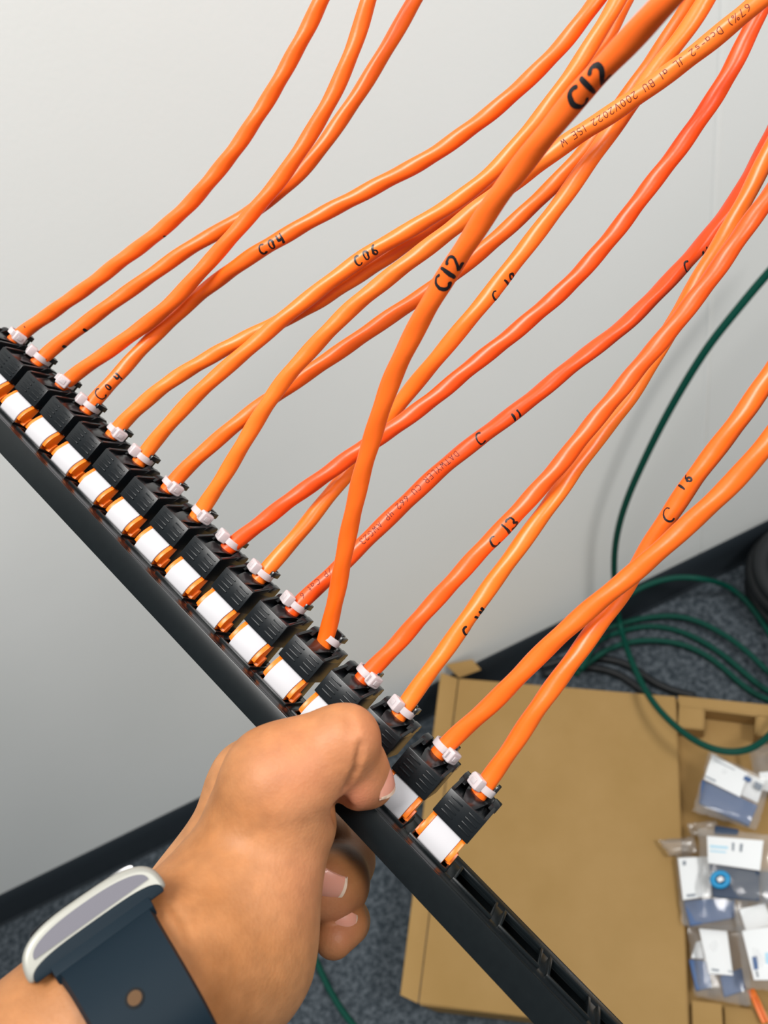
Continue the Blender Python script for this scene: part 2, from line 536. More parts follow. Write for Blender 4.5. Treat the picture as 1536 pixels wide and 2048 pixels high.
# ------------------------------------------------------------------ orange cables
RAD = .0031
Z = {}
cables = {
 0: ('or_a', .310, [(50, 660), (130, 607), (200, 556), (253, 512), (333, 455), (400, 387), (447, 330), (512, 240), (575, 132), (622, 48), (655, -30)]),
 1: ('or_a', .318, [(96, 704), (133, 675), (187, 633), (230, 603), (300, 552), (393, 486), (467, 447), (530, 408), (590, 357), (627, 320), (690, 228), (755, 130), (800, 52), (845, -30)]),
 2: ('or_a', .300, [(140, 752), (187, 723), (250, 680), (300, 643), (347, 605), (400, 545), (450, 487), (483, 452), (515, 415), (550, 373), (587, 325), (620, 272), (665, 195), (702, 115), (726, 50), (742, -30)]),
 3: ('or_a', .300, [(190, 798), (230, 757, .002), (277, 703, .007), (320, 660, .011), (377, 607, .012), (400, 586, .010), (450, 549, .005), (500, 513), (540, 488), (600, 454), (667, 416), (733, 383), (800, 347), (867, 313), (935, 262), (1024, 192), (1091, 128), (1134, 80), (1170, 38), (1215, -30)]),
 4: ('or_c', .302, [(238, 852), (263, 823), (317, 780), (367, 743), (433, 707), (480, 681), (530, 656), (600, 626), (660, 588), (733, 541), (800, 497), (867, 450), (930, 410), (1000, 350), (1050, 293), (1095, 235), (1150, 160), (1200, 100), (1235, 45), (1262, -30)]),
 5: ('or_c', .290, [(294, 899), (333, 853), (377, 803), (433, 753), (483, 709), (540, 660), (587, 620), (633, 583), (683, 547), (723, 514), (767, 488), (817, 461), (867, 433), (920, 400), (985, 348), (1040, 288), (1080, 235), (1130, 170), (1180, 95), (1218, 40), (1250, -30)]),
 6: ('or_a', .292, [(353, 955), (383, 923), (433, 880), (483, 840), (540, 795), (617, 748), (667, 710), (733, 666), (783, 632), (833, 597), (890, 562), (933, 532), (967, 498), (1007, 463), (1050, 428), (1091, 387), (1151, 325), (1191, 280), (1240, 212), (1290, 145), (1335, 82), (1370, 25), (1398, -30)]),
 7: ('or_c', .250, [(412, 1016), (430, 980), (463, 925), (490, 888), (527, 812), (567, 760), (607, 715), (650, 667), (700, 617), (750, 575), (800, 536), (867, 489), (917, 445), (960, 412), (1010, 378), (1051, 348), (1091, 315), (1124, 290), (1191, 247), (1241, 217), (1291, 183), (1357, 133), (1424, 80), (1491, 27), (1560, -32)]),
 8: ('or_b', .272, [(484, 1080), (513, 1053), (547, 1023), (597, 987), (647, 955), (693, 916), (767, 870), (810, 840), (860, 807), (900, 766), (967, 715), (1033, 662), (1100, 606), (1150, 560), (1200, 505), (1257, 430), (1307, 363), (1357, 300), (1407, 232), (1451, 160), (1491, 90), (1517, 33), (1536, -30)]),
 9: ('or_c', .274, [(541, 1135), (580, 1088, .003), (630, 1027, .012), (663, 983, .016), (700, 943, .017), (750, 876, .017), (793, 815, .016), (833, 762, .010), (883, 707, .004), (933, 645), (983, 585), (1033, 520), (1083, 457), (1124, 400), (1191, 307), (1237, 240), (1277, 184), (1320, 128), (1357, 87), (1391, 38), (1430, -30)]),
 10: ('or_b', .315, [(614, 1196), (647, 1163), (685, 1128), (730, 1085), (780, 1034), (830, 987), (880, 940), (927, 899), (970, 867), (1027, 829), (1083, 782), (1133, 738), (1200, 690), (1267, 637), (1312, 592), (1341, 555), (1391, 507), (1424, 466), (1457, 425), (1490, 372), (1520, 318), (1550, 255), (1580, 190)]),
 11: ('or_a', .176, [(657, 1270), (663, 1232), (671, 1195), (685, 1133), (696, 1067), (706, 1017), (720, 962), (735, 905), (757, 830), (785, 752), (812, 690), (838, 642), (867, 595), (895, 548), (925, 500), (953, 455), (990, 400), (1026, 350), (1074, 290), (1124, 228), (1174, 167), (1224, 113), (1274, 65), (1324, 15), (1375, -40)]),
 12: ('or_b2', .268, [(752, 1340), (777, 1307), (810, 1270), (850, 1224), (889, 1181), (928, 1138), (967, 1095), (1006, 1056), (1045, 1013), (1084, 974), (1124, 925), (1191, 839), (1257, 760), (1307, 700), (1357, 640), (1401, 588), (1441, 530), (1474, 478), (1507, 437), (1540, 390), (1590, 320)]),
 13: ('or_c', .284, [(820, 1402), (850, 1353), (877, 1317), (909, 1276), (948, 1220), (995, 1150), (1037, 1095), (1084, 1033), (1123, 976, .004), (1171, 905, .008), (1224, 843, .010), (1274, 774, .011), (1320, 697, .011), (1360, 622, .009), (1395, 562, .008), (1424, 515, .008), (1457, 460, .008), (1491, 400, .006), (1524, 333, .004), (1560, 262), (1590, 200)]),
 14: ('or_a', .235, [(893, 1481), (927, 1457), (977, 1415), (1006, 1388), (1065, 1324), (1123, 1263), (1182, 1216), (1241, 1169), (1290, 1126), (1338, 1084), (1397, 1033), (1450, 982), (1495, 936), (1540, 884), (1585, 825)]),
 15: ('or_a', .248, [(979, 1563), (1010, 1515), (1043, 1463), (1072, 1420), (1116, 1361), (1162, 1295, .002), (1202, 1244, .004), (1241, 1193, .007), (1272, 1142, .009), (1299, 1093, .008), (1338, 1029, .005), (1377, 968, .004), (1420, 915, .003), (1450, 878), (1490, 824), (1536, 757), (1585, 685)]),
}
M['or_b2'] = orange('deep_orange_jacket', (.80, .086, .005), (.84, .102, .007))
RT = np.array(PM)
EY = np.array(EYE)
cable_label = {
 0: 'unmarked orange cable nearest the top left corner of the photo',
 1: 'orange cable second from the left end, passing under its neighbour',
 2: 'orange cable third from the left end, passing over its neighbour',
 3: 'orange cable marked C04 twice in black marker',
 4: 'light orange cable fifth from the left, running beneath the cable marked C06',
 5: 'light orange cable marked C06 in black marker',
 6: 'orange cable seventh from the left, without marker writing or print',
 7: 'light orange cable with embossed type near the top right corner',
 8: 'red-orange cable without marks sweeping up to the top right corner',
 9: 'light orange cable with C10 half turned out of sight on its edge',
 10: 'red-orange cable printed with brown type and marked C 11',
 11: 'orange cable marked C12 twice, lying on top of the others nearest the camera',
 12: 'deep orange cable marked C 13, thirteenth from the left',
 13: 'light orange cable with writing on its lower edge beneath the C 13 cable',
 14: 'orange cable without marks crossing over the one from the last module',
 15: 'orange cable from the last module, marked C 16 near the right edge'}
TUBES, CAB = {}, {}
for k, (mt, ze, pts) in cables.items():
    A = [np.array(pan(k, w, -1.27)) for w in (1.06, 1.25, 1.42)]
    zs = (np.array(pan(k, 1.7, -1.27)) - EY) @ np.array(fw)
    n = len(pts)
    d = np.r_[0, np.cumsum([math.hypot(pts[i + 1][0] - pts[i][0], pts[i + 1][1] - pts[i][1]) for i in range(n - 1)])]
    d /= d[-1]
    for t, p in zip(d, pts):
        z = zs + (ze - zs) * t + (p[2] if len(p) > 2 else 0)
        A.append(np.array(px(p[0], p[1], z)))
    e = A[-1] - A[-2]; e /= np.linalg.norm(e)
    e = e + 1.5 * np.array(ax_r * .55 - ax_d * .83); e /= np.linalg.norm(e)
    up = np.array((0.1, 0, .5))
    for q in (.04, .09, .16):
        A.append(A[2 + n] + e * q + up * q * q + np.array(fw) * q * {3: .15, 4: .45, 6: .5, 9: .25}.get(k, 0))
    t = Tube(catmull(A, 14), RAD, step=.0014, lump=.04, lay=.017 + .002 * ((k * 7) % 4), relax=120)
    TUBES[k] = t
    CAB[k] = o = link('network_cable', t.mesh('network_cable', 22), None, M[mt])
    tag(o, cable_label[k], 'cable', 'orange network cables')

# stroke letters (x 0..w, y 0..1)
def arcp(cx, cy, rx, ry, a0, a1, n=10):
    return [(cx + rx * math.cos(math.radians(a0 + (a1 - a0) * i / n)), cy + ry * math.sin(math.radians(a0 + (a1 - a0) * i / n))) for i in range(n + 1)]


GL = {
 'C': (.7, [arcp(.42, .5, .38, .5, 50, 310)]), '0': (.6, [arcp(.3, .5, .26, .46, 0, 360, 14)]), 'O': (.65, [arcp(.32, .5, .3, .5, 0, 360, 14)]),
 '4': (.6, [[(.1, .95), (.08, .45), (.55, .5)], [(.55, 1), (.5, 0)]]), '6': (.6, [[(.5, .95), (.2, .7), (.08, .35)] + arcp(.3, .28, .22, .27, 180, 540, 12)]),
 '1': (.3, [[(.15, 1), (.15, 0)]]), '2': (.6, [arcp(.3, .72, .26, .26, 160, -40, 8) + [(.05, .02), (.6, .05)]]),
 '3': (.6, [arcp(.25, .74, .27, .25, 140, -80, 8) + arcp(.25, .26, .3, .26, 80, -140, 8)]),
 '5': (.6, [[(.52, 1), (.1, 1), (.08, .55)] + arcp(.28, .32, .27, .31, 110, -140, 8)]),
 '7': (.6, [[(.05, 1), (.55, 1), (.2, 0)]]), '8': (.6, [arcp(.3, .75, .22, .24, 0, 360, 10), arcp(.3, .25, .26, .26, 0, 360, 10)]),
 'D': (.65, [[(.05, 0), (.05, 1), (.3, 1), (.58, .75), (.58, .25), (.3, 0), (.05, 0)]]), 'A': (.65, [[(.02, 0), (.32, 1), (.62, 0)], [(.14, .38), (.5, .38)]]),
 'T': (.6, [[(0, 1), (.6, 1)], [(.3, 1), (.3, 0)]]), 'W': (.75, [[(0, 1), (.18, 0), (.36, .6), (.54, 0), (.72, 1)]]), 'Y': (.6, [[(0, 1), (.3, .5), (.6, 1)], [(.3, .5), (.3, 0)]]),
 'L': (.55, [[(.05, 1), (.05, 0), (.52, 0)]]), 'E': (.58, [[(.55, 1), (.05, 1), (.05, 0), (.55, 0)], [(.05, .5), (.45, .5)]]),
 'R': (.62, [[(.05, 0), (.05, 1), (.45, 1), (.58, .76), (.45, .52), (.05, .52)], [(.3, .52), (.58, 0)]]), 'U': (.62, [[(.05, 1), (.05, .25), (.2, 0), (.42, 0), (.57, .25), (.57, 1)]]),
 'P': (.6, [[(.05, 0), (.05, 1), (.45, 1), (.57, .75), (.45, .5), (.05, .5)]]), 'G': (.65, [arcp(.34, .5, .32, .5, 50, 350) + [(.4, .42)]]),
 'B': (.6, [[(.05, 0), (.05, 1), (.42, 1), (.53, .76), (.42, .53), (.05, .53)], [(.42, .53), (.57, .27), (.42, 0), (.05, 0)]]),
 'S': (.6, [arcp(.3, .74, .25, .25, 40, 250, 8) + arcp(.3, .26, .27, .26, 70, -150, 8)]), 'F': (.55, [[(.05, 0), (.05, 1), (.52, 1)], [(.05, .5), (.42, .5)]]),
 'J': (.5, [[(.42, 1), (.42, .2), (.25, 0), (.05, .15)]]), 'N': (.65, [[(.05, 0), (.05, 1), (.58, 0), (.58, 1)]]), 'V': (.6, [[(0, 1), (.3, 0), (.6, 1)]]),
 'a': (.5, [arcp(.25, .3, .22, .28, 0, 360, 10), [(.47, .58), (.47, 0)]]), 't': (.4, [[(.2, .9), (.2, .1), (.38, 0)], [(.02, .6), (.38, .6)]]),
 'c': (.5, [arcp(.28, .3, .25, .3, 50, 310)]), 's': (.5, [[(.45, .55), (.1, .58), (.08, .36), (.42, .26), (.4, .02), (.05, .04)]]),
 '/': (.5, [[(0, 0), (.45, 1)]]), '-': (.5, [[(.05, .5), (.42, .5)]]), '%': (.7, [[(.05, 0), (.62, 1)], arcp(.14, .82, .12, .16, 0, 360, 8), arcp(.54, .18, .12, .16, 0, 360, 8)]),
 ')': (.3, [arcp(-.1, .5, .35, .55, -60, 60, 6)]), '.': (.25, [[(.1, .1), (.14, .1)]]), ' ': (.5, []),
}


def write(k, text, x, y, size, pen, off=0.0, spacing=.35, flip=False, wobble=0.0, name='marker_writing', mat='ink', rot=0.0, squash=1.0):
    """lay strokes on the jacket of cable k, text starting at frame point (x, y); off: sideways shift over the jacket (m, + is upper left)"""
    t = TUBES[k]
    s0, z = t.find(x, y)
    vs, fs = [], []
    rnd = random.Random(hash((k, x)) % 1000 if False else k * 131 + int(x))
    cur = 0.0
    sg = -1 if flip else 1
    for ch in text:
        wd, strokes = GL[ch]
        for st in strokes:
            P = []
            for (a, b_) in st:
                if rot:
                    a2, b2 = a - wd / 2, b_ - .5
                    a, b_ = wd / 2 + a2 * math.cos(rot) - b2 * math.sin(rot), .5 + a2 * math.sin(rot) + b2 * math.cos(rot)
                P.append((cur + a * size * squash, (b_ - .5) * size))
            P = np.array(P)
            L = np.r_[0, np.cumsum(np.hypot(*np.diff(P, axis=0).T))]
            m_ = max(2, int(L[-1] / (pen * .5)) + 1)
            q = np.linspace(0, L[-1], m_)
            P = np.stack([np.interp(q, L, P[:, 0]), np.interp(q, L, P[:, 1])], 1)
            if wobble:
                P += np.array([[math.sin(3 * i_ / m_ + rnd.random()), math.cos(4 * i_ / m_ + rnd.random())] for i_ in range(m_)]) * wobble * size
            D = np.gradient(P, axis=0) if m_ > 2 else np.repeat((P[1:] - P[:1]), 2, 0)
            D = D / (np.linalg.norm(D, axis=1, keepdims=True) + 1e-12)
            Nn = np.stack([-D[:, 1], D[:, 0]], 1)
            P = np.vstack([P[0] - D[0] * pen * .35, P, P[-1] + D[-1] * pen * .35]); Nn = np.vstack([Nn[0] * .5, Nn, Nn[-1] * .5])
            W = pen * .5 * (1 + (.25 * np.sin(np.linspace(0, 5, len(P)) + rnd.random() * 6) if wobble else 0))
            if np.ndim(W) == 0: W = np.full(len(P), W)
            rows = []
            for c in (-1, 0, 1):
                X = P + Nn * (W * c)[:, None]
                ss = s0 + sg * X[:, 0]
                ac = off + sg * X[:, 1]
                phi = -ac / t.R
                rows.append(t.at(ss, phi, .00005))
            base = len(vs)
            for i_ in range(len(P)):
                vs += [tuple(rows[c][i_]) for c in range(3)]
            for i_ in range(len(P) - 1):
                for c in range(2):
                    a0 = base + i_ * 3 + c
                    fs.append((a0, a0 + 1, a0 + 4, a0 + 3))
        cur += (wd * squash + spacing) * size
    me = mesh(name, vs, fs, smooth=True)
    return link(name, me, CAB[k], M[mat])


mm = .001
write(3, 'C', 196, 792, 5.2 * mm, .75 * mm, 0, wobble=.05)
write(3, '0', 214, 774, 2.8 * mm, .8 * mm, -.4 * mm, wobble=.05)
write(3, '4', 229, 759, 3.4 * mm, .8 * mm, -.6 * mm, wobble=.05)
write(3, 'C04', 524, 500, 3.9 * mm, .9 * mm, -.1 * mm, spacing=.45, wobble=.06)
write(5, 'C06', 706, 526, 3.7 * mm, .8 * mm, .2 * mm, spacing=.4, wobble=.06)
write(11, 'C12', 878, 577, 5.0 * mm, 1.15 * mm, .1 * mm, spacing=.22, wobble=.05)
write(11, 'C12', 1147, 203, 5.4 * mm, 1.2 * mm, -.4 * mm, spacing=.2, wobble=.05)
write(9, 'C', 978, 596, 3.8 * mm, .65 * mm, -2.6 * mm, wobble=.05)
write(9, '10', 1004, 560, 3.4 * mm, .75 * mm, -3.0 * mm, wobble=.05)
write(10, 'C', 949, 882, 4.6 * mm, .8 * mm, -.4 * mm, wobble=.05)
write(10, '11', 1021, 834, 3.2 * mm, .9 * mm, -1.6 * mm, spacing=.5, wobble=.04)
write(10, 'C', 1360, 538, 4.4 * mm, .7 * mm, -2.0 * mm, wobble=.05)
write(10, '11', 1393, 506, 2.6 * mm, .8 * mm, -3.6 * mm, spacing=.6, wobble=.04)
write(12, 'C', 978, 1084, 4.2 * mm, .8 * mm, -1.6 * mm, wobble=.05)
write(12, '13', 1004, 1058, 4.6 * mm, .95 * mm, -1.5 * mm, spacing=.2, wobble=.07)
write(13, 'C', 920, 1266, 4 * mm, .75 * mm, -3.0 * mm, wobble=.05)
write(13, '14', 943, 1232, 3 * mm, 1.0 * mm, -3.6 * mm, spacing=.5, wobble=.05)
write(15, 'C', 1331, 1042, 4.6 * mm, .6 * mm, .5 * mm, rot=math.radians(-35), wobble=.04)
write(15, '1', 1368, 982, 2.4 * mm, .7 * mm, 1.9 * mm, wobble=.04)
write(15, '6', 1381, 962, 2.8 * mm, .7 * mm, 1.8 * mm, wobble=.04)
write(1, '1', 122, 683, 2.0 * mm, 1.6 * mm, -3.2 * mm)
write(1, '1', 166, 650, 2.2 * mm, 1.5 * mm, -2.9 * mm)
write(0, '1', 322, 463, 1.2 * mm, 1.0 * mm, -3.4 * mm)
write(0, '1', 52, 655, .8 * mm, .5 * mm, 1.7 * mm)
pr = dict(name='jacket_print', mat='print', flip=True, spacing=.28)
write(10, 'DATWYLER CU 662 4P AWG23', 914, 912, 2.4 * mm, .27 * mm, .9 * mm, **pr)
write(10, '/P Cat 6 F', 664, 1146, 2.4 * mm, .27 * mm, 1.7 * mm, **pr)
write(7, '67%) Dca-s2 JL a1 BU 200V2022 1SE W', 1500, 18, 2.4 * mm, .25 * mm, .8 * mm, **pr)

# ------------------------------------------------------------------ cable ties
head_side = 'RLRLRLRRLLLNRLRL'


def tie(k):
    root = empty('cable_tie', PM @ Matrix.Translation((k * S, 1.335 * S, -1.27 * S)))
    hs = head_side[k]
    n = 28
    vs, fs = [], []
    wv = .0013
    for i_ in range(n):
        a = 2 * math.pi * i_ / n
        for rr, dy in ((RAD * 1.07, -wv), (RAD * 1.07 + .0009, -wv), (RAD * 1.07 + .0009, wv), (RAD * 1.07, wv)):
            x, z = rr * math.cos(a), rr * math.sin(a)
            if z < 0: z *= 1.35
            vs.append((x, dy, z))
    for i_ in range(n):
        j = (i_ + 1) % n
        for c in range(4):
            e = (c + 1) % 4
            fs.append((i_ * 4 + c, i_ * 4 + e, j * 4 + e, j * 4 + c))
    g = MB().add(vs, fs)
    g.build('strap', M['tie'], root, matrix=Matrix())
    if hs != 'N':
        ang = math.radians(128 if hs == 'L' else 28)
        if k == 2: ang = math.radians(55)
        c = Vector((math.cos(ang), 0, math.sin(ang))) * (RAD + .0016)
        rotm = Matrix.Translation(c) @ Matrix.Rotation(-(ang - math.pi / 2), 4, 'Y')
        g = MB().box(-.0026, .0026, -.0023, .0023, -.0017, .0019, rotm)
        hd = g.build('head', M['tie'], root, bevel=.0008, seg=3, matrix=Matrix())
        g = MB().box(-.0012, .0012, -.0010, .0010, .0018, .0022, rotm)
        g.build('pawl', M['tie'], hd, bevel=.0002, matrix=Matrix())
        g = MB().box(-.0038, -.0024, -.0012, .0012, -.0004, .0004, rotm)
        g.build('trimmed_end', M['tie'], hd, matrix=Matrix())
    what = ['the first cable at the left edge', 'the second cable from the left', 'the third cable from the left', 'the cable reading C04 at its foot',
            'the fifth cable from the left', 'the cable marked C06', 'the seventh cable from the left', 'the eighth cable from the left',
            'the unmarked red-orange cable', 'the tenth cable from the left', 'the cable with brown print', 'the cable marked C12',
            'the cable marked C 13', 'the cable just right of the thumb knuckle', 'the next-to-last cable', 'the last cable by the empty slots']
    tag(root, 'clear white nylon tie around ' + what[k], 'cable tie', 'cable ties behind the modules')


for k in range(16):
    tie(k)

# ------------------------------------------------------------------ hand
def sub(a, b): return np.asarray(a, float) - np.asarray(b, float)


def hp(x, y, z):
    return np.array([(x - 768) / F * z, (y - 1024) / F * z, z])


def rcone(Pt, a, ra, b_, rb):
    ba = b_ - a
    L2 = ba @ ba
    h = np.clip(((Pt - a) @ ba) / L2, 0, 1).astype(np.float32)
    d = Pt - a - h[..., None] * ba.astype(np.float32)
    return np.sqrt((d * d).sum(-1)) - (ra + (rb - ra) * h)


def smin(a, b_, k):
    h = np.clip(.5 + .5 * (b_ - a) / k, 0, 1)
    return b_ + (a - b_) * h - k * h * (1 - h)


def smax(a, b_, k):
    return -smin(-a, -b_, k)


def hand_sdf(Pt):
    def chain(pts, k=.006):
        r = None
        for p, q in zip(pts[:-1], pts[1:]):
            d = rcone(Pt, hp(*p[:3]), p[3] / 1000, hp(*q[:3]), q[3] / 1000)
            r = d if r is None else smin(r, d, k)
        return r
    body = chain([(-470, 2600, .158, 25), (-60, 2270, .185, 23), (180, 2080, .2015, 22.8), (300, 1985, .2105, 23.5), (445, 1885, .232, 25.5), (535, 1655, .246, 18.5)], .012)
    far = chain([(-470, 2600, .176, 25), (-60, 2270, .201, 23), (180, 2080, .2175, 22.8), (300, 1985, .2265, 23.5), (430, 1850, .258, 24.5), (497, 1590, .270, 14)], .012)
    body = smin(body, far, .007)
    ulnar = chain([(360, 1985, .245, 22), (520, 1850, .282, 14), (578, 1840, .283, 8.5)], .01)
    body = smin(body, ulnar, .010)
    thenar = chain([(500, 1760, .236, 16.5), (585, 1640, .243, 12)], .01)
    body = smin(body, thenar, .010)
    thumb = chain([(525, 1640, .243, 17), (556, 1564, .240, 15.3), (662, 1496, .2405, 12.4)], .01)
    d = smin(body, thumb, .005)
    tip = chain([(696, 1486, .2400, 9.6), (718, 1540, .2475, 8.7), (746, 1570, .2525, 6.6)], .004)
    pad = np.sqrt(((Pt - hp(710, 1564, .2490)) ** 2).sum(-1)) - .0078
    tip = smin(tip, pad, .006)
    knuck = np.sqrt(((Pt - hp(690, 1468, .2385)) ** 2).sum(-1)) - .0085
    d = smin(d, smin(tip, knuck, .006), .0026)
    index = chain([(492, 1588, .268, 13.2), (501, 1556, .271, 12), (590, 1590, .312, 10), (645, 1650, .312, 9), (656, 1676, .290, 8.2)], .006)
    d = smin(d, index, .005)
    middle = chain([(520, 1680, .290, 12), (640, 1640, .312, 10.5), (686, 1722, .296, 11), (668, 1765, .272, 11.2), (656, 1774, .266, 10.6)], .005)
    d = smin(d, middle, .0016)
    ring = chain([(520, 1780, .292, 11), (620, 1770, .312, 9.5), (694, 1842, .290, 7.6), (690, 1846, .268, 6.8), (668, 1876, .262, 6.6)], .004)
    d = smin(d, ring, .0014)
    notch = rcone(Pt, hp(674, 1612, .243), .0044, hp(646, 1584, .2335), .0014)
    return smax(d, -notch, .003)


def skin_depth(x, y):
    """distance at which the line of sight through a frame point meets the bare form"""
    dr = hp(x, y, 1.0)
    t = .16
    for _ in range(60):
        q = float(hand_sdf((dr * t)[None].astype(np.float32))[0])
        if q < 2e-5: break
        t += q * .7 / np.linalg.norm(dr)
    return t


CREASES = []
for line, rad_, dep_ in (
        ([(722, 1492), (720, 1515), (711, 1545), (693, 1577)], .0011, .0002),
        ([(700, 1430), (708, 1447), (711, 1466)], .0006, .0005), ([(690, 1430), (697, 1448), (700, 1468)], .0006, .0005),
        ([(316, 1822), (338, 1850), (352, 1885)], .0009, .0008), ([(340, 1800), (366, 1832), (382, 1872)], .0009, .0009)):
    Q = []
    for x, y in line:
        z_ = skin_depth(x, y)
        Q.append(hp(x, y, z_ - dep_))
    CREASES.append((np.array(Q), rad_))


def hand_full(Pt):
    d = hand_sdf(Pt)
    for Q, rad_ in CREASES:
        for a, b_ in zip(Q[:-1], Q[1:]):
            d = smax(d, -rcone(Pt, a, rad_, b_, rad_), .0012)
    return d


def surface_nets(f, lo, hi, h):
    n = np.ceil((hi - lo) / h).astype(int) + 1
    g = np.stack(np.meshgrid(*[lo[i] + h * np.arange(n[i]) for i in range(3)], indexing='ij'), -1).astype(np.float32)
    V = np.empty(n, np.float32)
    bs = 12
    for i in range(0, n[0], bs):
        for j in range(0, n[1], bs):
            for k_ in range(0, n[2], bs):
                s_ = (slice(i, i + bs), slice(j, j + bs), slice(k_, k_ + bs))
                blk = g[s_]
                c = blk.reshape(-1, 3)
                mid = (c[0] + c[-1]) / 2
                dm = float(hand_sdf(mid[None])[0])
                if abs(dm) > np.linalg.norm(c[-1] - c[0]) * .62 + .004:
                    V[s_] = dm
                else:
                    V[s_] = f(blk)
    ins = V < 0
    cs = tuple(n - 1)
    acc = np.zeros(cs + (3,), np.float32); cnt = np.zeros(cs, np.float32)
    corners = [(a, b_, c) for a in (0, 1) for b_ in (0, 1) for c in (0, 1)]
    sl = lambda c: tuple(slice(c[i], c[i] + cs[i]) for i in range(3))
    for a in corners:
        for ax in range(3):
            if a[ax]: continue
            b_ = list(a); b_[ax] = 1
            va, vb = V[sl(a)], V[sl(b_)]
            m_ = (va < 0) != (vb < 0)
            t = np.where(m_, va / np.where(m_, va - vb, 1), 0)
            p = np.array(a, np.float32)
            for i in range(3):
                acc[..., i] += m_ * (p[i] + (t if i == ax else 0))
            cnt += m_
    act = cnt > 0
    idx = np.full(cs, -1, np.int64); idx[act] = np.arange(act.sum())
    base = np.argwhere(act)
    verts = lo + h * (base + acc[act] / cnt[act][:, None])
    quads = []
    for ax in range(3):
        o1, o2 = [(1, 2), (2, 0), (0, 1)][ax]
        s1 = [slice(None)] * 3; s1[ax] = slice(0, n[ax] - 1)
        s2 = [slice(None)] * 3; s2[ax] = slice(1, n[ax])
        A, B = ins[tuple(s1)], ins[tuple(s2)]
        ch = np.argwhere(A != B)
        ok = (ch[:, o1] > 0) & (ch[:, o2] > 0) & (ch[:, o1] < n[o1] - 1) & (ch[:, o2] < n[o2] - 1)
        ch = ch[ok]
        fl = A[tuple(ch.T)]
        def at_(da, db):
            c = ch.copy(); c[:, o1] -= da; c[:, o2] -= db
            return idx[tuple(c.T)]
        q = np.stack([at_(1, 1), at_(0, 1), at_(0, 0), at_(1, 0)], 1)
        q[~fl] = q[~fl][:, ::-1]
        quads.append(q)
    return verts, np.vstack(quads)


lo, hi = np.array([-.235, .055, .165]), np.array([.012, .262, .332])
hv, hq = surface_nets(hand_full, lo, hi, .0009)
person = empty('person', Matrix.Translation(px(300, 2000, .24)))
tag(person, 'bare left hand and wrist gripping the black patch panel, thumb on a white tag', 'person')
W = hv @ RCn.T + np.array(EYE) - np.array(person.matrix_world.translation)
me = mesh('hand', W, [tuple(int(i) for i in q) for q in hq], smooth=True)
# pigment: flushed thumb pad and knuckles; curled fingers darkened by pigment plus painted shade
ip = np.stack([768 + F * hv[:, 0] / hv[:, 2], 1024 + F * hv[:, 1] / hv[:, 2]], 1)


def blob(c, r, z0=None):
    q = ((hv - hp(*c)) ** 2).sum(1) / (r / 1000) ** 2
    return np.exp(-q)


flush = .75 * blob((705, 1572, .243), 9) + .3 * blob((600, 1545, .228), 14) + .25 * blob((735, 1470, .232), 9) + .35 * blob((525, 1655, .23), 3.5) \
    + .5 * blob((650, 1705, .285), 7) + .5 * blob((690, 1850, .258), 8) + .4 * blob((640, 1760, .257), 8) + .25 * blob((600, 1760, .23), 14)
tan = .9 * np.clip(1.3 * blob((705, 1765, .275), 17), 0, 1) + .3 * blob((60, 2060, .19), 30) + .35 * blob((640, 1650, .30), 14)  # curled fingers carry painted shade as well as brown skin tone
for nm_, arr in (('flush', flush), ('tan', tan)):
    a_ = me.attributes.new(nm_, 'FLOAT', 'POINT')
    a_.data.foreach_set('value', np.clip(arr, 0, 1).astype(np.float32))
hand = link('hand', me, person, M['skin'])


